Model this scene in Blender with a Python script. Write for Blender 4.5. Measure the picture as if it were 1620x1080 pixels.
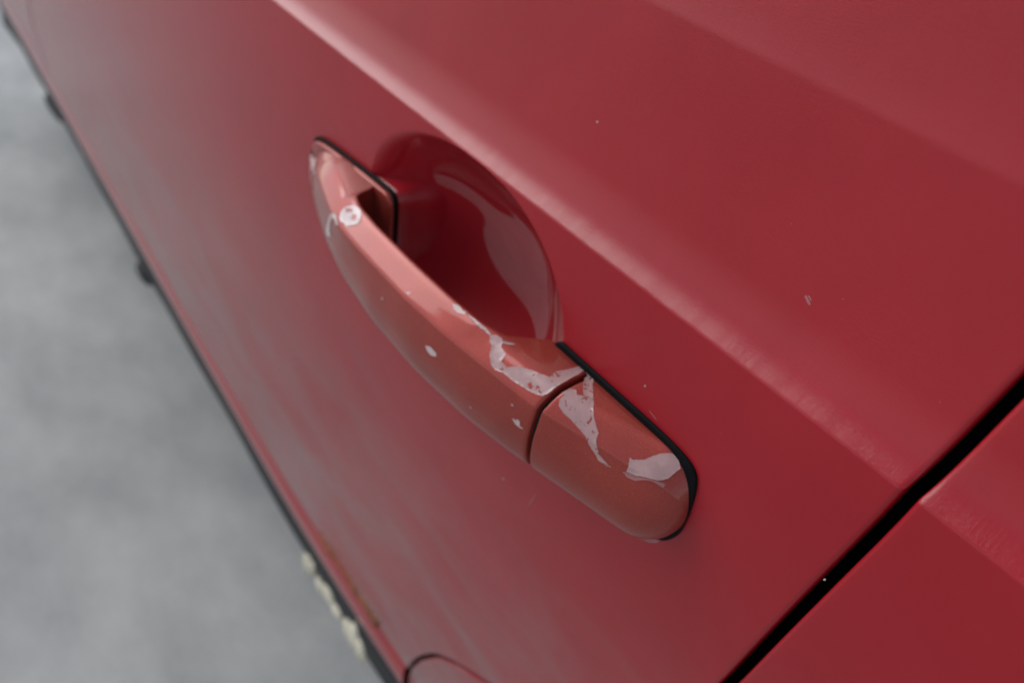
import bpy, bmesh, math, random
import numpy as np
from mathutils import Vector, Matrix
from mathutils.geometry import delaunay_2d_cdt

for o in list(bpy.data.objects): bpy.data.objects.remove(o)
S = bpy.context.scene
COL = S.collection
R = math.radians
random.seed(4)

# ------------------------------------------------------------------ camera
cam_data = bpy.data.cameras.new('camera'); cam = bpy.data.objects.new('camera', cam_data); COL.objects.link(cam)
M = Matrix(((0.5869, -0.5528, 0.5916, 0.1027), (0.7985, 0.2741, -0.5360, -0.1693), (0.1341, 0.7870, 0.6022, 1.0388), (0, 0, 0, 1)))
cam.matrix_world = Matrix.Translation(M.to_translation()) @ M.to_quaternion().to_matrix().to_4x4()
cam_data.sensor_width = 36; cam_data.lens = 1454.1 / 1620 * 36
cam_data.clip_start = 0.01; cam_data.clip_end = 2000
cam_data.dof.use_dof = True; cam_data.dof.focus_distance = 0.235; cam_data.dof.aperture_fstop = 11.0
S.camera = cam

# ------------------------------------------------------------------ sky and sun (overcast)
SUN_EL, SUN_AZ = 40, 253         # azimuth clockwise from +Y
W = bpy.data.worlds.new('World'); S.world = W; W.use_nodes = True
wn = W.node_tree.nodes; wl = W.node_tree.links
sky = wn.new('ShaderNodeTexSky'); sky.sky_type = 'NISHITA'; sky.sun_disc = False
sky.sun_elevation = R(SUN_EL); sky.sun_rotation = R(SUN_AZ); sky.air_density = 1.0; sky.dust_density = 1.0; sky.ozone_density = 1.0
hs = wn.new('ShaderNodeHueSaturation'); hs.inputs['Saturation'].default_value = 0.5
wl.new(sky.outputs[0], hs.inputs['Color'])
wl.new(hs.outputs[0], wn['Background'].inputs[0]); wn['Background'].inputs[1].default_value = 0.15
sl = bpy.data.lights.new('sun', 'SUN'); sl.energy = 1.1; sl.angle = R(40); sl.color = (1, .99, .975)
so = bpy.data.objects.new('sun', sl); COL.objects.link(so)
a, e = R(SUN_AZ), R(SUN_EL)
so.rotation_euler = Vector((-math.sin(a)*math.cos(e), -math.cos(a)*math.cos(e), -math.sin(e))).to_track_quat('-Z', 'Y').to_euler()
S.view_settings.view_transform = 'Standard'; S.view_settings.look = 'None'
S.view_settings.exposure = 0.36; S.view_settings.gamma = 1

# ------------------------------------------------------------------ materials
def mat(name):
    m = bpy.data.materials.new(name); m.use_nodes = True
    return m, m.node_tree.nodes, m.node_tree.links, m.node_tree.nodes['Principled BSDF']

def noise(n, l, scale, detail=4, rough=.5, vec=None, dist=0):
    t = n.new('ShaderNodeTexNoise'); t.inputs['Scale'].default_value = scale
    t.inputs['Detail'].default_value = detail; t.inputs['Roughness'].default_value = rough
    t.inputs['Distortion'].default_value = dist
    if vec is not None: l.new(vec, t.inputs['Vector'])
    return t

def ramp(n, l, fac, stops):
    r = n.new('ShaderNodeValToRGB'); l.new(fac, r.inputs[0])
    while len(r.color_ramp.elements) < len(stops): r.color_ramp.elements.new(.5)
    for el, (p, c) in zip(r.color_ramp.elements, stops):
        el.position = p; el.color = (c if len(c) == 4 else (*c, 1)) if isinstance(c, tuple) else (c, c, c, 1)
    return r

def coords(n, l, scale=(1, 1, 1), rot=(0, 0, 0)):
    tc = n.new('ShaderNodeTexCoord'); mp = n.new('ShaderNodeMapping'); l.new(tc.outputs['Object'], mp.inputs['Vector'])
    mp.inputs['Scale'].default_value = scale; mp.inputs['Rotation'].default_value = rot
    return mp.outputs[0]

def car_paint():
    m, n, l, b = mat('faded_dark_red_paint')
    v = coords(n, l)
    blot = noise(n, l, 22, 3, .55, v)
    fine = noise(n, l, 900, 2, .5, v)
    c = ramp(n, l, blot.outputs[0], [(.3, (.300, .0075, .0135)), (.7, (.335, .0105, .0180))])
    # dust and painted-in grey ground reflection: drifting streaks, thick towards the sill, thinning out below the handle
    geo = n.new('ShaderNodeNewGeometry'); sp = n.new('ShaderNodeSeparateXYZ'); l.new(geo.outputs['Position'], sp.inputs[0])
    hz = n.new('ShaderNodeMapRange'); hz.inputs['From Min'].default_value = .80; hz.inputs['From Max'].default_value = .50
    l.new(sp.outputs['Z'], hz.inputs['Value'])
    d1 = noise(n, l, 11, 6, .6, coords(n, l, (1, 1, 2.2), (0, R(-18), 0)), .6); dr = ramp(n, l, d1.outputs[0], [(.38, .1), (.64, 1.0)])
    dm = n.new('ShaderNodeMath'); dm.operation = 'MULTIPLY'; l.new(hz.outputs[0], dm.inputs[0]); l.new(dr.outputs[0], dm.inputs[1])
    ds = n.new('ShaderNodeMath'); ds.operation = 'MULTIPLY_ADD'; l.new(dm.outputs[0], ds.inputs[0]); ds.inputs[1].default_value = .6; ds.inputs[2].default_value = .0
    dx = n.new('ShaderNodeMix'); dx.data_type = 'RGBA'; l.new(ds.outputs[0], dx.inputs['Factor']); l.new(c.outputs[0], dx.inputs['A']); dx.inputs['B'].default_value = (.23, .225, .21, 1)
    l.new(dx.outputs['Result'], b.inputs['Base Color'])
    b.inputs['Metallic'].default_value = 0.0
    b.inputs['Specular IOR Level'].default_value = 0
    b.inputs['Roughness'].default_value = .48
    b.inputs['Coat Weight'].default_value = 1.0
    b.inputs['Coat IOR'].default_value = 1.41
    # rubbed clear coat: fine hazing scratches
    s1 = noise(n, l, 620, 4, .65, coords(n, l, (1, 1, 4), (0, R(35), 0)))
    s2 = noise(n, l, 150, 4, .7, coords(n, l, (14, 1, 1), (0, R(20), 0)))
    mx = n.new('ShaderNodeMath'); mx.operation = 'ADD'; l.new(s1.outputs[0], mx.inputs[0]); l.new(s2.outputs[0], mx.inputs[1])
    rr = ramp(n, l, mx.outputs[0], [(.35, .11), (.75, .2)]); 
    mm = n.new('ShaderNodeMapRange'); mm.inputs['From Min'].default_value = .7; mm.inputs['From Max'].default_value = 1.3
    mm.inputs['To Min'].default_value = .10; mm.inputs['To Max'].default_value = .22
    l.new(mx.outputs[0], mm.inputs['Value'])
    ra = n.new('ShaderNodeMath'); ra.operation = 'MULTIPLY_ADD'; l.new(dm.outputs[0], ra.inputs[0]); ra.inputs[1].default_value = .05; l.new(mm.outputs[0], ra.inputs[2]); l.new(ra.outputs[0], b.inputs['Coat Roughness'])
    bp = n.new('ShaderNodeBump'); bp.inputs['Strength'].default_value = 1.0; bp.inputs['Distance'].default_value = .00009
    l.new(mx.outputs[0], bp.inputs['Height'])
    bp2 = n.new('ShaderNodeBump'); bp2.inputs['Strength'].default_value = .25; bp2.inputs['Distance'].default_value = .00002
    l.new(fine.outputs[0], bp2.inputs['Height']); l.new(bp.outputs[0], bp2.inputs['Normal'])
    l.new(bp2.outputs[0], b.inputs['Coat Normal'])
    return m

def bowl_paint():
    m, n, l, b = mat('glossy_dark_red_recess_paint')
    b.inputs['Base Color'].default_value = (.31, .009, .015, 1); b.inputs['Roughness'].default_value = .45
    b.inputs['Specular IOR Level'].default_value = .12
    b.inputs['Coat Weight'].default_value = 1; b.inputs['Coat Roughness'].default_value = .035
    return m

def handle_paint():
    m, n, l, b = mat('copper_red_metallic_paint')
    v = coords(n, l)
    fl = noise(n, l, 2600, 2, .7, v)
    bl = noise(n, l, 60, 3, .5, v)
    c1 = ramp(n, l, fl.outputs[0], [(.35, (.265, .032, .022)), (.62, (.305, .042, .029)), (.78, (.44, .105, .075))])
    c2 = ramp(n, l, bl.outputs[0], [(.3, (.93, .93, .93)), (.7, (1.06, 1.06, 1.06))])
    mx = n.new('ShaderNodeMix'); mx.data_type = 'RGBA'; mx.blend_type = 'MULTIPLY'; mx.inputs['Factor'].default_value = 1
    l.new(c1.outputs[0], mx.inputs['A']); l.new(c2.outputs[0], mx.inputs['B']); l.new(mx.outputs['Result'], b.inputs['Base Color'])
    b.inputs['Metallic'].default_value = .35; b.inputs['Roughness'].default_value = .45; b.inputs['Specular IOR Level'].default_value = .1
    b.inputs['Coat IOR'].default_value = 1.38; b.inputs['Coat Weight'].default_value = .9; b.inputs['Coat Roughness'].default_value = .055
    bp = n.new('ShaderNodeBump'); bp.inputs['Strength'].default_value = .12; bp.inputs['Distance'].default_value = .00005
    w = noise(n, l, 420, 3, .6, v); l.new(w.outputs[0], bp.inputs['Height']); l.new(bp.outputs[0], b.inputs['Coat Normal'])
    return m

def flake_mat(name, base, holes=False):
    m, n, l, b = mat(name)
    v = coords(n, l)
    t = noise(n, l, 240, 5, .65, v, .4)
    c = ramp(n, l, t.outputs[0], [(.3, tuple(x*.80 for x in base)), (.62, base), (.8, tuple(min(1, x*1.18) for x in base))])
    l.new(c.outputs[0], b.inputs['Base Color'])
    b.inputs['Roughness'].default_value = .3; b.inputs['Coat Weight'].default_value = .5; b.inputs['Coat Roughness'].default_value = .12
    if holes:
        h = noise(n, l, 330, 6, .6, v, .8)
        r = ramp(n, l, h.outputs[0], [(.36, .0), (.40, .85)]); l.new(r.outputs[0], b.inputs['Alpha'])
    else: b.inputs['Alpha'].default_value = .92
    bp = n.new('ShaderNodeBump'); bp.inputs['Strength'].default_value = .3; bp.inputs['Distance'].default_value = .0001
    l.new(t.outputs[0], bp.inputs['Height']); l.new(bp.outputs[0], b.inputs['Normal'])
    return m

def plain(name, col, rough=.5, metal=0, var=.15, scale=80, bump=.2, bd=.0003):
    m, n, l, b = mat(name)
    t = noise(n, l, scale, 5, .6, coords(n, l))
    lo = tuple(c*(1-var) for c in col); hi = tuple(min(1, c*(1+var)) for c in col)
    c = ramp(n, l, t.outputs[0], [(.3, lo), (.7, hi)]); l.new(c.outputs[0], b.inputs['Base Color'])
    b.inputs['Roughness'].default_value = rough; b.inputs['Metallic'].default_value = metal
    bp = n.new('ShaderNodeBump'); bp.inputs['Strength'].default_value = bump; bp.inputs['Distance'].default_value = bd
    l.new(t.outputs[0], bp.inputs['Height']); l.new(bp.outputs[0], b.inputs['Normal'])
    return m

def concrete():
    m, n, l, b = mat('weathered_concrete')
    v = coords(n, l)
    t1 = noise(n, l, 1.6, 4, .5, v); t2 = noise(n, l, 6, 4, .6, coords(n, l, (1, 1.6, 1), (0, 0, R(30)))); t3 = noise(n, l, 160, 4, .7, v)
    c1 = ramp(n, l, t1.outputs[0], [(.3, (.36, .363, .35)), (.7, (.47, .468, .45))])
    c2 = ramp(n, l, t2.outputs[0], [(.34, (.86, .865, .865)), (.66, (1.12, 1.12, 1.11))])
    c3 = ramp(n, l, t3.outputs[0], [(.3, (.93, .93, .93)), (.7, (1.05, 1.05, 1.05))])
    x = n.new('ShaderNodeMix'); x.data_type = 'RGBA'; x.blend_type = 'MULTIPLY'; x.inputs['Factor'].default_value = 1
    l.new(c1.outputs[0], x.inputs['A']); l.new(c2.outputs[0], x.inputs['B'])
    y = n.new('ShaderNodeMix'); y.data_type = 'RGBA'; y.blend_type = 'MULTIPLY'; y.inputs['Factor'].default_value = 1
    l.new(x.outputs['Result'], y.inputs['A']); l.new(c3.outputs[0], y.inputs['B']); l.new(y.outputs['Result'], b.inputs['Base Color'])
    b.inputs['Roughness'].default_value = .85
    bp = n.new('ShaderNodeBump'); bp.inputs['Strength'].default_value = .4; bp.inputs['Distance'].default_value = .003
    l.new(t3.outputs[0], bp.inputs['Height']); l.new(bp.outputs[0], b.inputs['Normal'])
    return m

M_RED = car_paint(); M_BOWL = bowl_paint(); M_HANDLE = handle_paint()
M_FLAKE = flake_mat('lifted_pinkish_coat_and_glints', (.45, .265, .25)); M_FLAKE_H = flake_mat('patchy_pinkish_clear_coat', (.45, .26, .245), True)
M_WHITE = flake_mat('whitish_dried_clear_coat', (.56, .42, .41))
M_PEEL = flake_mat('thin_translucent_clear_coat', (.50, .26, .26)); M_PEEL.node_tree.nodes['Principled BSDF'].inputs['Alpha'].default_value = .45
M_RUBBER = plain('black_rubber', (.006, .006, .0065), .6, bump=.15, scale=200)
M_DARK = plain('dark_underseal', (.018, .019, .02), .85, scale=30, bd=.002)
M_RUBBER.node_tree.nodes['Principled BSDF'].inputs['Specular IOR Level'].default_value = .06
M_SHADOW = plain('black_seal_and_gap_shade', (.004, .004, .004), .9)  # near-black colour standing in for shade behind the door gaps and in the handle slit
M_RUST = plain('brown_rust', (.20, .07, .022), .85, var=.5, scale=120, bd=.0006)
M_PALE = plain('pale_chipped_paint', (.60, .55, .42), .6, var=.25, scale=60, bd=.0008)
M_GROUND = concrete()

# ------------------------------------------------------------------ helpers
def link(name, me, m, parent=None, smooth=True):
    o = bpy.data.objects.new(name, me); COL.objects.link(o)
    if m is not None and not me.materials: me.materials.append(m)
    if smooth: me.polygons.foreach_set('use_smooth', [True]*len(me.polygons))
    if parent: o.parent = parent
    return o

def mesh(name, v, f):
    me = bpy.data.meshes.new(name); me.from_pydata([tuple(map(float, p)) for p in v], [], f); me.update(); return me

def fix_normals(me, outward=None):
    bm = bmesh.new(); bm.from_mesh(me); bmesh.ops.remove_doubles(bm, verts=bm.verts, dist=1e-7)
    bmesh.ops.recalc_face_normals(bm, faces=bm.faces); bm.to_mesh(me); bm.free()

def frange(a, b, step):
    n = max(1, int(round((b-a)/step))); return [a+(b-a)*i/n for i in range(n)]

def smooth_table(xs, ys, sig, lo, hi, step=.0004):
    """piecewise-linear table smoothed by a Gaussian, returned as an evaluator"""
    g = np.arange(lo-4*sig, hi+4*sig, step); y = np.interp(g, xs, ys)
    # linear extrapolation beyond the ends
    y = np.where(g < xs[0], ys[0]+(g-xs[0])*(ys[1]-ys[0])/(xs[1]-xs[0]), y)
    y = np.where(g > xs[-1], ys[-1]+(g-xs[-1])*(ys[-1]-ys[-2])/(xs[-1]-xs[-2]), y)
    k = np.arange(-3*sig, 3*sig+step, step); w = np.exp(-k*k/2/sig/sig); w /= w.sum()
    h = len(k)//2; yp = np.pad(y, h, mode='reflect', reflect_type='odd'); ys2 = np.convolve(yp, w, 'same')[h:-h]
    return lambda x: np.interp(x, g, ys2)

# ------------------------------------------------------------------ the body surface y(x, z); outward is -Y
Z_CREASE, Z_CREASE2 = .8998, .9655
_z = np.arange(.36, 1.22, .00025)
TILT_Z = [.36, .40, .44, .47, .55, .66, .76, .815, .86, .885, Z_CREASE-.0006, Z_CREASE+.0006, Z_CREASE+.0025, Z_CREASE+.0065, Z_CREASE+.017, Z_CREASE+.05, Z_CREASE2-.001, Z_CREASE2+.001, .974, .99, 1.2]
TILT_A = [-10, -10, -10, -10, -9, -8,  -6,  -3,  1,   4,    7,               58,   46,             27,   14,   9,   8,             18,            12,   8,   7]
_t = np.interp(_z, TILT_Z, TILT_A)
_y = np.cumsum(np.tan(np.radians(_t)))*.00025
_y -= np.interp(.85, _z, _y)
def profile(z): return np.interp(z, _z, _y)
BX, BZ, BA, BB, BD = -.1205, .857, .0605, .0425, .027
def bowl(x, z):
    dx = (x-BX)/BA; dz = (z-BZ)/BB
    r = (np.abs(dx)**2.15+np.abs(dz)**2.15)**(1/2.15)
    # sharp lip at the rear side, soft lip towards the front
    soft = .05+.13*np.clip(-dx, 0, 1)**1.5
    t = np.clip((1-r)/1.0, -1, 1)
    s = .5*(t+np.sqrt(t*t+(soft*.5)**2))-soft*.06
    s = np.clip(s-.012, 0, None)
    s = np.minimum(s, 1)
    return BD*(1-(1-s)**3)
def plan(x):
    t = -(x+.33); return .03*(t+np.sqrt(t*t+.01))-.0004
def body_y(x, z):
    x = np.asarray(x, float); z = np.asarray(z, float)
    wob = (np.sin(x*173)+.7*np.sin(x*411+1)+.6*np.sin(x*737+2+3*np.sin(x*59))+.3*np.sin(x*1231+4*np.sin(x*83)))*.00004   # the pressed crease is not ruler-straight
    return profile(z+wob*np.exp(-((z-Z_CREASE)/.006)**2))+plan(x)+.02*np.maximum(0, x-.1)**2+bowl(x, z)
shut_x = smooth_table([.36, .44, .4547, .47, .496, .531, .5676, .592, .611, .62, .66, .70, .74, .78, .8035, .8883, .9315, 1.0, 1.2],
                      [-.197, -.194, -.191, -.1873, -.1785, -.1622, -.1401, -.1184, -.0962, -.0846, -.042, -.006, .0155, .0282, .0332, .0489, .0552, .068, .115], .005, .36, 1.2)
Z_BOT, Z_TOP = .486, 1.12
GAP = .0063

def zrows(z0, z1):
    r = []
    for a_, b_, s_ in ((.36, .70, .006), (.70, .80, .004), (.80, .8985, .0008), (.8985, .9015, .0002), (.9015, .925, .0006), (.925, .9635, .0015), (.9635, .9685, .0004), (.9685, 1.0, .0015), (1.0, 1.3, .008)):
        r += frange(a_, b_, s_)
    r = [q for q in r if z0+.001 < q < z1-.001]
    return [z0]+r+[z1]

def panel(name, parent, z0, z1, edge_x, srange, side, m, lip_side, shear=True):
    """sheet over (s, z): x = edge_x(z) + s. side edges are rolled in to a flange"""
    rows = zrows(z0, z1); V = []; 
    for z in rows:
        ex = float(edge_x(z)) if edge_x else 0
        for s in srange: V.append((ex+s, z))
    A = np.array(V); Y = body_y(A[:, 0], A[:, 1]).reshape(len(rows), len(srange))
    A = A.reshape(len(rows), len(srange), 2)
    P = np.dstack([A[:, :, 0], Y, A[:, :, 1]])
    # rolled edges: r = 1.6 mm
    rr = .0016
    def roll(P, k, sgn, axis):
        Q = []
        for i in range(1, 6):
            t = R(90*i/5); d = rr*math.sin(t); dep = rr*(1-math.cos(t))
            Q.append((d*sgn, dep))
        Q.append((rr*sgn, rr+.003))
        base = P[:, k].copy() if axis == 1 else P[k].copy()
        out = []
        for d, dep in Q:
            B = base.copy(); B[:, 1] += dep
            B[:, 0 if axis == 1 else 2] += d
            out.append(B)
        return out
    if 'right' in lip_side:
        P = np.concatenate([P]+[q[:, None] for q in roll(P, -1, 1, 1)], 1)
    if 'left' in lip_side:
        P = np.concatenate([q[:, None] for q in reversed(roll(P, 0, -1, 1))]+[P], 1)
    if 'bottom' in lip_side:
        P = np.concatenate([q[None] for q in reversed(roll(P, 0, -1, 0))]+[P], 0)
    h, w = P.shape[:2]
    F = [(j*w+i, j*w+i+1, (j+1)*w+i+1, (j+1)*w+i) for j in range(h-1) for i in range(w-1)]
    me = mesh(name, P.reshape(-1, 3), F)
    return link(name, me, m, parent)

# ------------------------------------------------------------------ ground
def ground():
    xs = [-900, -60, -12]+list(np.arange(-8, 4.01, .5))+[12, 60, 900]; ys = list(xs)
    bm = bmesh.new(); vs = [[bm.verts.new((x, y, .012*math.sin(x*.7+y*.3) if abs(x) < 12 else 0)) for x in xs] for y in ys]
    for j in range(len(ys)-1):
        for i in range(len(xs)-1): bm.faces.new((vs[j][i], vs[j][i+1], vs[j+1][i+1], vs[j+1][i]))
    me = bpy.data.meshes.new('ground'); bm.to_mesh(me); bm.free()
    o = link('ground', me, M_GROUND); o['kind'] = 'structure'; o['label'] = 'pale grey weathered concrete ground beside the car'
ground()

# ------------------------------------------------------------------ car and its panels
car = bpy.data.objects.new('parked_car', None); COL.objects.link(car); car.location = (0, 0, 0)
car['label'] = 'dark red car side with a copper red door handle whose clear coat is peeling'; car['category'] = 'car'

s_door = [-1.02+x for x in frange(0, .68, .02)]+frange(-.34, -.29, .004)+frange(-.29, -.0016, .0008)+[-.0016]
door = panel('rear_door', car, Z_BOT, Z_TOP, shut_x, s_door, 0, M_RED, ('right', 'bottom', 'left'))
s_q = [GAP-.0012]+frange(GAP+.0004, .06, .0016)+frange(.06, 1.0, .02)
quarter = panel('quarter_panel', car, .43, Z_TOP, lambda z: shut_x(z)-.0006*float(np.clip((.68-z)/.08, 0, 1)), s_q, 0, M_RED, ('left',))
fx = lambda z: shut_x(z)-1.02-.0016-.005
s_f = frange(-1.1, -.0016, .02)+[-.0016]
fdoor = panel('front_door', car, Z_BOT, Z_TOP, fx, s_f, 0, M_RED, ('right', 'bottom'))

# glossy paint inside the recess: assign by position
door.data.materials.append(M_BOWL)
co = np.empty(len(door.data.vertices)*3); door.data.vertices.foreach_get('co', co); co = co.reshape(-1, 3)
mi = []
rv = np.sqrt(((co[:, 0]-BX)/BA)**2+((co[:, 2]-BZ)/BB)**2)
for p in door.data.polygons:
    mi.append(1 if rv[p.vertices[0]] < .985 else 0)
door.data.polygons.foreach_set('material_index', mi)

# rocker sill under the doors
def sill():
    xs = frange(-2.3, -.188, .03)+[-.188]
    prof = [(.016, .4845), (.006, .4830), (.0025, .4815), (.0008, .4790), (-.0004, .4740), (-.0010, .4660), (-.0004, .4560), (.0015, .4490), (.0045, .4462), (.0090, .4452), (.0145, .4450), (.14, .438)]
    V = []; 
    for x in xs:
        y0 = float(body_y(x, Z_BOT))+.0022
        for y, z in prof: V.append((x, y0+y, z))
    w = len(prof)
    F = [(j*w+i, (j+1)*w+i, (j+1)*w+i+1, j*w+i+1) for j in range(len(xs)-1) for i in range(w-1)]
    return link('sill', mesh('sill', V, F), M_BOWL, car)
sill_o = sill()
def seam():
    xs = frange(-2.3, .0, .02)+[0]; V = []
    for i, x in enumerate(xs):
        y0 = float(body_y(x, Z_BOT))+.0015+.0135; w = .0025*math.sin(x*9)+.0015*math.sin(x*31)
        for y, z in ((0, .446), (.001, .40), (.0012, .388+w), (.004, .387+w), (.0045, .40), (.005, .446)): V.append((x, y0+y, z))
    F = [(j*6+i, (j+1)*6+i, (j+1)*6+i+1, j*6+i+1) for j in range(len(xs)-1) for i in range(5)]
    link('pinch_seam', mesh('pinch_seam', V, F), M_DARK, sill_o)
seam()

# dark inner structure behind the gaps and under the car
def inner():
    bm = bmesh.new()
    def sheet(x0, x1, yo, z0, z1):
        n = 24
        for i in range(n):
            xa, xb = x0+(x1-x0)*i/n, x0+(x1-x0)*(i+1)/n
            ya, yb = [float(profile(.7))+float(plan(q))+yo for q in (xa, xb)]
            bm.faces.new([bm.verts.new(p) for p in ((xa, ya, z0), (xb, yb, z0), (xb, yb, z1), (xa, ya, z1))])
    sheet(-2.3, 1.1, .055, .40, 1.12)
    me = bpy.data.meshes.new('inner_panel'); bmesh.ops.remove_doubles(bm, verts=bm.verts, dist=1e-5); bm.to_mesh(me); bm.free()
    link('inner_panel', me, M_SHADOW, car)
    bm = bmesh.new()
    bmesh.ops.create_cube(bm, size=1, matrix=Matrix.Translation((-.6, 1.05, .29)) @ Matrix.Diagonal((3.4, 1.62, .26, 1)))
    bmesh.ops.create_cube(bm, size=1, matrix=Matrix.Translation((-.6, 1.05, .80)) @ Matrix.Diagonal((3.4, 1.5, .62, 1)))
    me = bpy.data.meshes.new('floor_pan'); bm.to_mesh(me); bm.free(); link('floor_pan', me, M_DARK, car, False)
inner()

# ------------------------------------------------------------------ door handle
T = lambda xs, ys, sig=.0035: smooth_table(xs, ys, sig, -.235, .01, .0002)
YR = T([-.24, -.2305, -.2235, -.212, -.198, -.184, -.175, -.165, -.152, -.140, -.113, -.092, -.0635, -.046, -.036, -.027, -.014, -.003, .01],
       [-.0004, -.0006, -.0034, -.0096, -.0146, -.0190, -.0216, -.0237, -.0248, -.0252, -.0259, -.0250, -.0219, -.0195, -.0166, -.0138, -.0105, -.0072, -.004])
YO = T([-.24, -.232, -.224, -.210, -.200, -.184, -.166, -.136, -.105, -.076, -.058, -.042, -.026, -.007, .01],
       [-.0005, -.0015, -.0065, -.0118, -.0150, -.0197, -.0235, -.0272, -.0279, -.0262, -.0236, -.0202, -.0166, -.0124, -.008])
YB = T([-.24, -.1765, -.1740, -.165, -.150, -.125, -.100, -.084, -.0745, -.0695, -.0655, .01],
       [.0005, .0005, -.0115, -.0145, -.0158, -.0163, -.0160, -.0150, -.0125, -.0060, .0005, .0005], .0012)
ZT = T([-.24, -.229, -.215, -.200, -.1, .01], [.853, .8565, .8595, .8617, .8625, .8628])
ZB = T([-.24, -.229, -.215, -.200, -.16, -.1, .01], [.850, .846, .838, .831, .828, .8275, .8295])
X0, X_CUT, X_CAP, X1 = -.2305, -.0468, -.0448, .0033

def section_ctrl(x):
    yr, yo, yb, zt, zb = float(YR(x)), float(YO(x)), float(YB(x)), float(ZT(x)), float(ZB(x))
    zc = .846
    # ends close down
    ey = ez = 1.0
    L = .0165
    if x > X1-L:
        q = (x-(X1-L))/L; q = min(q, 1.0); ez = math.sqrt(max(0, 1-q**2.6)); ey = math.sqrt(max(0, 1-q**3.2))
    if x < X0+.010:
        q = (X0+.010-x)/.010; q = min(q, 1); ez = math.sqrt(max(0, 1-q**2.2)); zc = .8515 
    th = abs(yb-yr)
    foot = yb > -.006
    crown = .0004
    zr = zt-.0066
    P = [(yb, zt-.0006), (yb, zt-.0001), (yb+(yr-yb)*.14, zt), (yr+min(th*.70, .0072), zt-.0007), (yr+min(th*.38, .0036), zt-.0034), (yr+.0010, zr+.0010), (yr, zr), (yr-.0003, zr-.0015),
         (yr+(yo-yr)*.6, .8500), (yo, .8435), (yo+.0004, .8385), (yo+.0014, zb+.0045), (yo+.0040, zb+.0012), (yo*.5+yb*.5, zb), (yb, zb+.0008), (yb, zb+.004), (yb, .845), (yb, .855)]
    return [(y*ey, zc+(z-zc)*ez) for y, z in P]

NU = 96
def bspline(P, n=NU):
    P = np.array(P); k = len(P); out = []
    for i in range(n):
        t = i/n*k; j = int(t); f = t-j
        a0, a1, a2, a3 = P[(j-1) % k], P[j % k], P[(j+1) % k], P[(j+2) % k]
        out.append(((1-f)**3*a0+(3*f**3-6*f*f+4)*a1+(-3*f**3+3*f*f+3*f+1)*a2+f**3*a3)/6)
    return np.array(out)
_sec = {}
def section(x):
    k = round(x, 6)
    if k not in _sec: _sec[k] = bspline(section_ctrl(x))
    return _sec[k]
def hpoint(x, u):
    """point on the handle: x along the car, u in 0..1 round the section"""
    s = section(x); t = (u % 1)*NU; j = int(t); f = t-j
    p = s[j % NU]*(1-f)+s[(j+1) % NU]*f
    return Vector((x, p[0], p[1]))
def hnormal(x, u):
    a_ = hpoint(x+.0006, u)-hpoint(x-.0006, u); b_ = hpoint(x, u+.01)-hpoint(x, u-.01)
    n = b_.cross(a_)
    n.normalize()
    c = section(x).mean(0); p = hpoint(x, u)
    if n.dot(Vector((0, p.y-c[0], p.z-c[1]))) < 0: n = -n
    return n

def loft(name, xs, parent, cut0=False, cut1=False):
    rings = []
    def inset(x, d, dx):
        s = section(x).copy(); c = s.mean(0); v = s-c; L = np.linalg.norm(v, axis=1, keepdims=True); return x+dx, c+v*(1-d/L)
    if cut0:
        for d, dx in ((.0035, .0), (.0007, .00), (.0004, .00008), (.00012, .0003)): rings.append(inset(xs[0], d, dx))
        xs = [xs[0]+.0006]+[q for q in xs[1:] if q > xs[0]+.0008]
    tail = []
    if cut1:
        for d, dx in ((.00012, -.0003), (.0004, -.00008), (.0007, 0), (.0035, 0)): tail.append(inset(xs[-1], d, dx))
        xe = xs[-1]; xs = [q for q in xs if q < xe-.0008]+[xe-.0006]
    rings += [(x, section(x)) for x in xs]+tail
    V = []; F = []
    for x, s in rings: V += [(x, y, z) for y, z in s]
    for j in range(len(rings)-1):
        for i in range(NU):
            k = (i+1) % NU; F.append((j*NU+i, j*NU+k, (j+1)*NU+k, (j+1)*NU+i))
    for base, x, s in ((0, rings[0][0], rings[0][1]), ((len(rings)-1)*NU, rings[-1][0], rings[-1][1])):
        c = len(V); m_ = np.array(s).mean(0); V.append((x, m_[0], m_[1]))
        F += [(base+i, base+(i+1) % NU, c) for i in range(NU)]
    me = mesh(name, V, F); fix_normals(me)
    return link(name, me, M_HANDLE, parent)

def endspace(x0, x1, lo, hi, step):
    xs = frange(x0+lo, x1-hi, step)+[x1-hi]
    if lo: xs = [x0+lo*(1-math.cos(R(90*i/24))) for i in range(24)]+xs
    if hi: xs = xs+[x1-hi+hi*math.sin(R(90*i/30)) for i in range(1, 31)]
    return xs
handle = loft('door_handle', endspace(X0, X_CUT, .010, 0, .0007), car, cut1=True)
handle['label'] = 'copper red pull handle with patches of peeling clear coat'
cap = loft('handle_end_cap', endspace(X_CAP, X1, 0, .0165, .0007), handle, cut0=True)
cap['label'] = 'rounded copper red end cap with peeling clear coat'
# dark core seen down the slit between grip and cap
def core():
    s = section(-.0458); c = s.mean(0); V = []; F = []
    for x in (-.0475, -.044):
        for p in s: q = c+(p-c)*.80; V.append((x, q[0], q[1]))
    for i in range(NU): k = (i+1) % NU; F.append((i, k, NU+k, NU+i))
    link('handle_core', mesh('handle_core', V, F), M_SHADOW, handle)
core()

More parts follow.
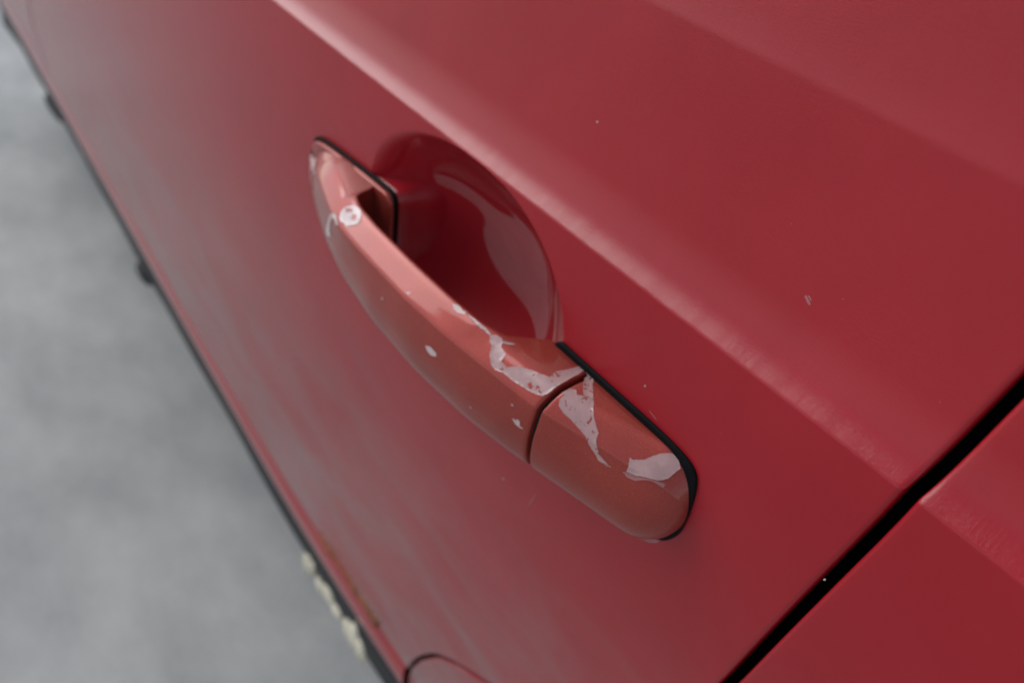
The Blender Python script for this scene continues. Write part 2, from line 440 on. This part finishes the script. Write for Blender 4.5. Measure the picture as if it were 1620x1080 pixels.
# rubber gaskets round the two feet
def gasket(name, pts, y_out=-.0009, flare=.0002):
    pts = [Vector(p) for p in pts]
    # smooth closed outline by Chaikin
    for _ in range(3):
        q = []
        for i in range(len(pts)):
            a_, b_ = pts[i], pts[(i+1) % len(pts)]; q += [a_*.75+b_*.25, a_*.25+b_*.75]
        pts = q
    n = len(pts); c = sum(pts, Vector((0, 0)))/n
    rings = []
    nor = []
    for i in range(n):
        t = (pts[(i+1) % n]-pts[i-1]).normalized(); m_ = Vector((t.y, -t.x))
        if m_.dot(pts[i]-c) < 0: m_ = -m_
        nor.append(m_)
    for off, y in ((flare-.0006, .0012), (flare-.0002, .0006), (flare, .0002), (.0002, -.0008), (-.0004, y_out), (-.0012, y_out-.0001), (-.003, y_out)):
        rings.append([(pts[i].x+nor[i].x*off, y+float(profile(pts[i].y))*0+float(plan(pts[i].x))*.5, pts[i].y+nor[i].y*off) for i in range(n)])
    V = [p for r in rings for p in r]; F = []
    for j in range(len(rings)-1):
        for i in range(n): k = (i+1) % n; F.append((j*n+i, j*n+k, (j+1)*n+k, (j+1)*n+i))
    F.append(tuple(range((len(rings)-1)*n, len(rings)*n)))
    # painted seat of the door skin that carries the rubber where the recess falls away
    SV = [(pts[i].x+nor[i].x*o_, y_, pts[i].y+nor[i].y*o_) for o_, y_ in ((-.003, .0012), (-.0014, .0012), (-.0008, .0018), (-.0003, .0030), (.0006, .0065), (.0022, .012), (.005, .020), (.006, .030)) for i in range(n)]
    SF = [(j*n+i, j*n+(i+1) % n, (j+1)*n+(i+1) % n, (j+1)*n+i) for j in range(7) for i in range(n)]
    sm = mesh('handle_seat', SV, SF); fix_normals(sm); link('handle_seat', sm, M_RED, door)
    me = mesh(name, V, F); fix_normals(me); link(name, me, M_RUBBER, handle)
gasket('rubber_gasket', [(-.2318, .8575), (-.224, .8606), (-.19, .8633), (-.174, .8641), (-.1655, .8643), (-.1632, .8600), (-.1626, .848), (-.1626, .832), (-.168, .8255), (-.20, .8265), (-.226, .838), (-.2315, .850)])
gasket('rubber_gasket', [(-.0640, .8648), (-.055, .8647), (-.03, .8647), (-.010, .8646), (.0008, .8628), (.0030, .856), (.0034, .845), (.0023, .836), (-.003, .8286), (-.012, .8270), (-.04, .8245), (-.064, .8255), (-.0665, .845)])

def base_plate():
    pts = [Vector(p) for p in [(-.2295, .857), (-.222, .8596), (-.19, .8620), (-.174, .8630), (-.1660, .8632), (-.1636, .8595), (-.1630, .848), (-.163, .834), (-.170, .8275), (-.20, .829), (-.225, .841), (-.2290, .851)]]
    for _ in range(3):
        q = []
        for i in range(len(pts)): a_, b_ = pts[i], pts[(i+1) % len(pts)]; q += [a_*.75+b_*.25, a_*.25+b_*.75]
        pts = q
    n = len(pts); c = sum(pts, Vector((0, 0)))/n; V = []
    for sc, y in ((0, .001), (0, -.0018), (.0003, -.0023), (.0010, -.0025), (.006, -.0025)):
        for p in pts: d = (c-p).normalized()*sc; V.append((p.x+d.x, y, p.y+d.y))
    F = [(j*n+i, j*n+(i+1) % n, (j+1)*n+(i+1) % n, (j+1)*n+i) for j in range(4) for i in range(n)]+[tuple(range(4*n, 5*n))]
    me = mesh('handle_base', V, F); fix_normals(me); link('handle_base', me, M_HANDLE, handle)
base_plate()

# ------------------------------------------------------------------ peeling clear coat, painted-in glints and paint chips
# FLAKES_BEGIN
HANDLE_FLAKES = [   # kind, loops of (x along the handle, turn round its section); later loops are holes
    ('H', [[(-0.07717, 0.1596), (-0.07571, 0.1309), (-0.07366, 0.1361), (-0.07212, 0.1578), (-0.07115, 0.1772), (-0.06779, 0.1893), (-0.06692, 0.2245), (-0.06407, 0.2301), (-0.0614, 0.1978), (-0.05753, 0.1814), (-0.05332, 0.1711), (-0.05131, 0.1661), (-0.0523, 0.1464), (-0.05087, 0.1126), (-0.0501, 0.0312), (-0.0489, 0.0312), (-0.04775, 0.1063), (-0.04718, 0.152), (-0.04689, 0.193), (-0.04734, 0.2191), (-0.0482, 0.2403), (-0.05177, 0.2548), (-0.05593, 0.2626), (-0.05937, 0.2685), (-0.06339, 0.2644), (-0.06642, 0.2834), (-0.06889, 0.2727), (-0.07193, 0.2312), (-0.07367, 0.1963), (-0.07569, 0.1832)]]),
    ('H', [[(-0.0458, 0.0521), (-0.04138, 0.1102), (-0.03562, 0.1542), (-0.03226, 0.1929), (-0.02939, 0.2248), (-0.02728, 0.2481), (-0.02631, 0.2974), (-0.02384, 0.3901), (-0.02033, 0.4066), (-0.01829, 0.4117), (-0.01989, 0.4175), (-0.02298, 0.4149), (-0.02608, 0.389), (-0.02762, 0.369), (-0.02952, 0.3164), (-0.0324, 0.2865), (-0.03627, 0.2608), (-0.03928, 0.2516), (-0.042, 0.2329), (-0.0433, 0.2083), (-0.04322, 0.1844), (-0.04444, 0.1841), (-0.04425, 0.1605), (-0.04261, 0.1512), (-0.04078, 0.1625), (-0.03933, 0.1548), (-0.04296, 0.1308), (-0.04523, 0.107), (-0.0458, 0.0813)]]),
    ('F', [[(-0.01551, 0.269), (-0.01473, 0.2746), (-0.01211, 0.2396), (-0.01115, 0.2071), (-0.00911, 0.162), (-0.00756, 0.1224), (-0.00532, 0.1209), (-0.00359, 0.1462), (-0.00368, 0.1778), (-0.00413, 0.244), (-0.00579, 0.3021), (-0.00839, 0.345), (-0.01116, 0.3799), (-0.01407, 0.3885), (-0.01427, 0.3416)]]),
    ('P', [[(-0.01503, 0.4024), (-0.01401, 0.3907), (-0.01111, 0.3822), (-0.00831, 0.3511), (-0.00569, 0.3072), (-0.00366, 0.2798), (-0.00369, 0.3317), (-0.0065, 0.3382), (-0.0086, 0.373), (-0.01043, 0.403), (-0.01292, 0.4108)]]),
    ('W', [[(-0.16967, 0.2525), (-0.17036, 0.2283), (-0.16978, 0.1983), (-0.16811, 0.1678), (-0.16559, 0.1236), (-0.16249, 0.1115), (-0.1597, 0.1375), (-0.15824, 0.1681), (-0.15735, 0.19), (-0.15755, 0.2126), (-0.15955, 0.2347), (-0.16085, 0.2666), (-0.16272, 0.2696), (-0.16383, 0.2643), (-0.16594, 0.2829), (-0.16815, 0.2715)], [(-0.1691, 0.2153), (-0.16855, 0.1989), (-0.16638, 0.1785), (-0.16482, 0.1737), (-0.16447, 0.1837), (-0.16634, 0.2002), (-0.16707, 0.2137)], [(-0.16307, 0.1957), (-0.16263, 0.1822), (-0.16164, 0.176), (-0.16039, 0.1799), (-0.15984, 0.1997), (-0.16092, 0.2068), (-0.16258, 0.2077)]]),
    ('W', [[(-0.17704, 0.4082), (-0.17476, 0.3472), (-0.17284, 0.2967), (-0.17054, 0.292), (-0.16785, 0.3093), (-0.16591, 0.3325), (-0.16736, 0.3675), (-0.16935, 0.344), (-0.17143, 0.3447), (-0.17344, 0.3879), (-0.1759, 0.4389), (-0.17582, 0.4705), (-0.17466, 0.487), (-0.17754, 0.5095), (-0.18112, 0.5195), (-0.18155, 0.4966), (-0.1801, 0.4642)]]),
    ('F', [[(-0.2305, 0.5104), (-0.2309, 0.4688), (-0.2309, 0.1875), (-0.2301, 0.1562), (-0.22709, 0.2396), (-0.22355, 0.3365), (-0.21567, 0.3494), (-0.20899, 0.3536), (-0.21062, 0.4163), (-0.21873, 0.4412), (-0.22148, 0.4611), (-0.2201, 0.4928), (-0.2153, 0.5417), (-0.2153, 0.5417), (-0.2197, 0.5417), (-0.2245, 0.5208), (-0.2281, 0.5104)]]),  # pale tip patch that also paints in the start of the ridge highlight
    ('W', [[(-0.09691, 0.4674), (-0.09445, 0.4561), (-0.09128, 0.4594), (-0.09055, 0.47), (-0.093, 0.4813), (-0.09557, 0.4797)]]),
    ('F', [[(-0.11478, 0.2805), (-0.11428, 0.2576), (-0.11244, 0.2528), (-0.11326, 0.2729)]]),
    ('W', [[(-0.05371, 0.4658), (-0.05209, 0.4642), (-0.05179, 0.4563), (-0.05053, 0.4615), (-0.05043, 0.4719), (-0.04847, 0.474), (-0.04997, 0.4786), (-0.0519, 0.4777)]]),
    ('F', [[(-0.05587, 0.4229), (-0.05499, 0.4184), (-0.05442, 0.4249), (-0.05519, 0.4299)]]),
    ('F', [[(-0.07159, 0.5394), (-0.07042, 0.5423), (-0.07098, 0.5525)]]),
    ('F', [[(-0.09654, 0.1409), (-0.0942, 0.102), (-0.09161, 0.1284), (-0.09038, 0.1032), (-0.08976, 0.1467), (-0.09232, 0.1689), (-0.09467, 0.166)]]),
    ('F', [[(-0.09019, 0.1235), (-0.08543, 0.1092), (-0.08052, 0.1232), (-0.07688, 0.1531), (-0.07715, 0.1616), (-0.08114, 0.1536), (-0.08502, 0.1477)]]),
    ('F', [[(-0.12688, 0.4653), (-0.12548, 0.4506), (-0.12551, 0.4667)]]),
    ('F', [[(-0.07267, 0.1509), (-0.07086, 0.1442), (-0.06911, 0.1407), (-0.06962, 0.1518), (-0.07174, 0.1615)]]),  # strip painting in a thin highlight beside the large patch
]
DOOR_FLAKES = [     # kind, outline (x, z) on the door skin
    ('P', [(-0.01606, 0.82145), (-0.013, 0.82134), (-0.00974, 0.8221), (-0.00675, 0.82363), (-0.0041, 0.82605), (-0.00278, 0.82886), (-0.00407, 0.82909), (-0.00456, 0.82758), (-0.00716, 0.82503), (-0.01057, 0.82328), (-0.01383, 0.82253)]),
    ('P', [(0.00416, 0.92019), (0.00467, 0.92067), (0.00613, 0.91994), (0.0069, 0.91933), (0.00632, 0.91898)]),
    ('P', [(0.00497, 0.92085), (0.00549, 0.92098), (0.00663, 0.92042), (0.00642, 0.92011)]),
    ('W', [(0.04513, 0.86339), (0.04517, 0.86418), (0.04565, 0.86446), (0.04574, 0.86382)]),
    ('F', [(-0.08116, 0.92863), (-0.08053, 0.92909), (-0.08003, 0.92872), (-0.08066, 0.92825)]),
    ('F', [(-0.02546, 0.87354), (-0.0249, 0.8742), (-0.02462, 0.87346), (-0.02525, 0.87298)]),
    ('P', [(-0.02091, 0.86718), (-0.01944, 0.86689), (-0.01763, 0.86638), (-0.01749, 0.86674), (-0.0193, 0.86725), (-0.02077, 0.86754)]),
    ('P', [(-0.06326, 0.78475), (-0.06188, 0.78901), (-0.06022, 0.79349), (-0.05984, 0.79352), (-0.06145, 0.78873), (-0.06286, 0.78479)]),
    ('P', [(-0.08028, 0.78363), (-0.07876, 0.78508), (-0.07828, 0.78446), (-0.07976, 0.78267)]),
]
# FLAKES_END
PER = .075
def film(name, loops, place, m, parent, step, seed, rag, lip=0):
    """a thin ragged film laid on a surface; loops in metric surface coordinates"""
    rnd = random.Random(seed); pts = []; edges = []; faces = []
    for li, L in enumerate(loops):
        d = []
        for i in range(len(L)):
            a_, b_ = Vector(L[i]), Vector(L[(i+1) % len(L)]); ln = (b_-a_).length; k = max(1, int(ln/step))
            for q in range(k):
                p = a_.lerp(b_, q/k)
                if q: p += Vector((rnd.uniform(-1, 1), rnd.uniform(-1, 1)))*rag
                d.append(p)
        o = len(pts); pts += d; faces.append(list(range(o, o+len(d))) if li == 0 else list(range(o+len(d)-1, o-1, -1)))
        edges += [(o+i, o+(i+1) % len(d)) for i in range(len(d))]
    outer = pts[:len(faces[0])]
    def inside(p, poly):
        c = False; n = len(poly)
        for i in range(n):
            a_, b_ = poly[i], poly[i-1]
            if (a_.y > p.y) != (b_.y > p.y) and p.x < (b_.x-a_.x)*(p.y-a_.y)/(b_.y-a_.y)+a_.x: c = not c
        return c
    x0, x1 = min(p.x for p in outer), max(p.x for p in outer); y0, y1 = min(p.y for p in outer), max(p.y for p in outer)
    g = step*1.3; y = y0+g
    holes = [[pts[i] for i in f] for f in faces[1:]]
    allp = list(pts)
    while y < y1:
        x = x0+g
        while x < x1:
            p = Vector((x, y))
            if inside(p, outer) and min((p-q).length for q in pts) > g*.5: allp.append(p)
            x += g
        y += g
    v, e_, f, *_ = delaunay_2d_cdt(allp, edges, [], 0, 1e-7)
    F = []
    for t in f:
        c = sum((v[i] for i in t), Vector((0, 0)))/len(t)
        if inside(c, outer) and not any(inside(c, h) for h in holes): F.append(tuple(t))
    def lift(p):
        d = min((p-q).length for q in pts)
        return 1+max(0, 1-d/(step*.6))*lip*(.5+.5*math.sin(p.x*2600+seed)*math.cos(p.y*1900))
    me = mesh(name, [place(p.x, p.y, lift(p)) for p in v], F)
    fix_normals(me)
    o = link(name, me, m, parent)
    return o
def on_handle(lift):
    def f(x, w, k=1):
        x = min(max(x, X0+.0001), X1-.00002)
        if X_CUT-.0004 < x < X_CUT+.0012: x = X_CUT-.0004
        return hpoint(x, w/PER)+hnormal(x, w/PER)*lift*k
    return f
KIND = {'F': M_FLAKE, 'H': M_FLAKE_H, 'W': M_WHITE, 'P': M_PEEL}
for i, (k, loops) in enumerate(HANDLE_FLAKES):
    cx = sum(p[0] for p in loops[0])/len(loops[0])
    size = max(p[0] for p in loops[0])-min(p[0] for p in loops[0])
    film('peeling_coat_and_glints', [[(x, u*PER) for x, u in L] for L in loops], on_handle(.00008), KIND[k], cap if cx > -.0458 else handle, .0006 if size > .008 else .0003, i, .00008 if size > .008 else .00012 if len(loops) > 1 else .00004, 2.2 if size > .008 else .8)
for i, (k, L) in enumerate(DOOR_FLAKES):
    film('paint_chip', [L], lambda x, z, k: Vector((x, float(body_y(x, z))-.00006, z)), KIND[k], door, .0005, 50+i, .00003)

def specks():
    rnd = random.Random(11); V = []; F = []
    for k in range(45):
        x = rnd.gauss(-.02, .07); z = rnd.gauss(.87, .05)
        if x > float(shut_x(z))-.004 or abs((x-BX)/BA) < 1.1 and abs((z-BZ)/BB) < 1.1 or -.235 < x < .006 and .82 < z < .868 or abs(z-Z_CREASE) < .002: continue
        rad = rnd.choice((.00008, .0001, .00016)); n = 7; o = len(V); st = rnd.uniform(.5, 2.4) if rnd.random() < .4 else 1; an = rnd.uniform(0, 3.1)
        for i in range(n):
            q = rad*rnd.uniform(.6, 1.2); u, v = q*st*math.cos(i*2*math.pi/n), q*math.sin(i*2*math.pi/n)
            px, pz = x+u*math.cos(an)-v*math.sin(an), z+u*math.sin(an)+v*math.cos(an); V.append((px, float(body_y(px, pz))-.00004, pz))
        F.append(tuple(range(o, o+n)))
    o = link('dust_specks', mesh('dust_specks', V, F), M_PEEL, door); o['kind'] = 'stuff'
specks()

# ------------------------------------------------------------------ small things on the sill
def blob(name, pts, m, parent, r=.004, seed=1, label=None):
    rnd = random.Random(seed); bm = bmesh.new()
    for p in pts:
        bmesh.ops.create_icosphere(bm, subdivisions=2, radius=1, matrix=Matrix.Translation(p[:3]) @ Matrix.Diagonal((p[3], p[4], p[5], 1)))
    for v in bm.verts: v.co += Vector([rnd.uniform(-1, 1)*r*.25 for _ in range(3)])
    me = bpy.data.meshes.new(name); bm.to_mesh(me); bm.free(); o = link(name, me, m, parent)
    if label: o['label'] = label
    return o
ys = lambda x: float(body_y(x, Z_BOT))
for k, (x, L, h) in enumerate(((-.364, .008, .014), (-.326, .018, .009), (-.280, .013, .018))):
    blob('flaking_seam', [(x+dx*L, ys(x)+.017, .384+.003*math.sin(dx*3+k), L*.62, .004, h*(1-.25*abs(dx))) for dx in (-.8, 0, .8)], M_PALE, sill_o, .004, k)
blob('jacking_point', [(-.85, ys(-.85)+.017, .382, .024, .008, .012)], M_DARK, sill_o, .004, 7)
blob('jacking_point', [(-1.32, ys(-1.32)+.017, .386, .05, .008, .008)], M_DARK, sill_o, .004, 8)
for k, (x, w, h) in enumerate(((-.272, .045, .0018), (-.300, .010, .0040), (-.238, .010, .0060), (-.226, .005, .009))):
    y = float(body_y(x, Z_BOT+.004)); blob('rust_spot', [(x, y+.0006, Z_BOT+.003, w, .0018, h), (x+w*.5, y+.0006, Z_BOT, w*.5, .0018, h*.7)], M_RUST, door, .003, 20+k)
print('tris', sum(len(p.vertices)-2 for o in bpy.data.objects if o.type == 'MESH' for p in o.data.polygons))
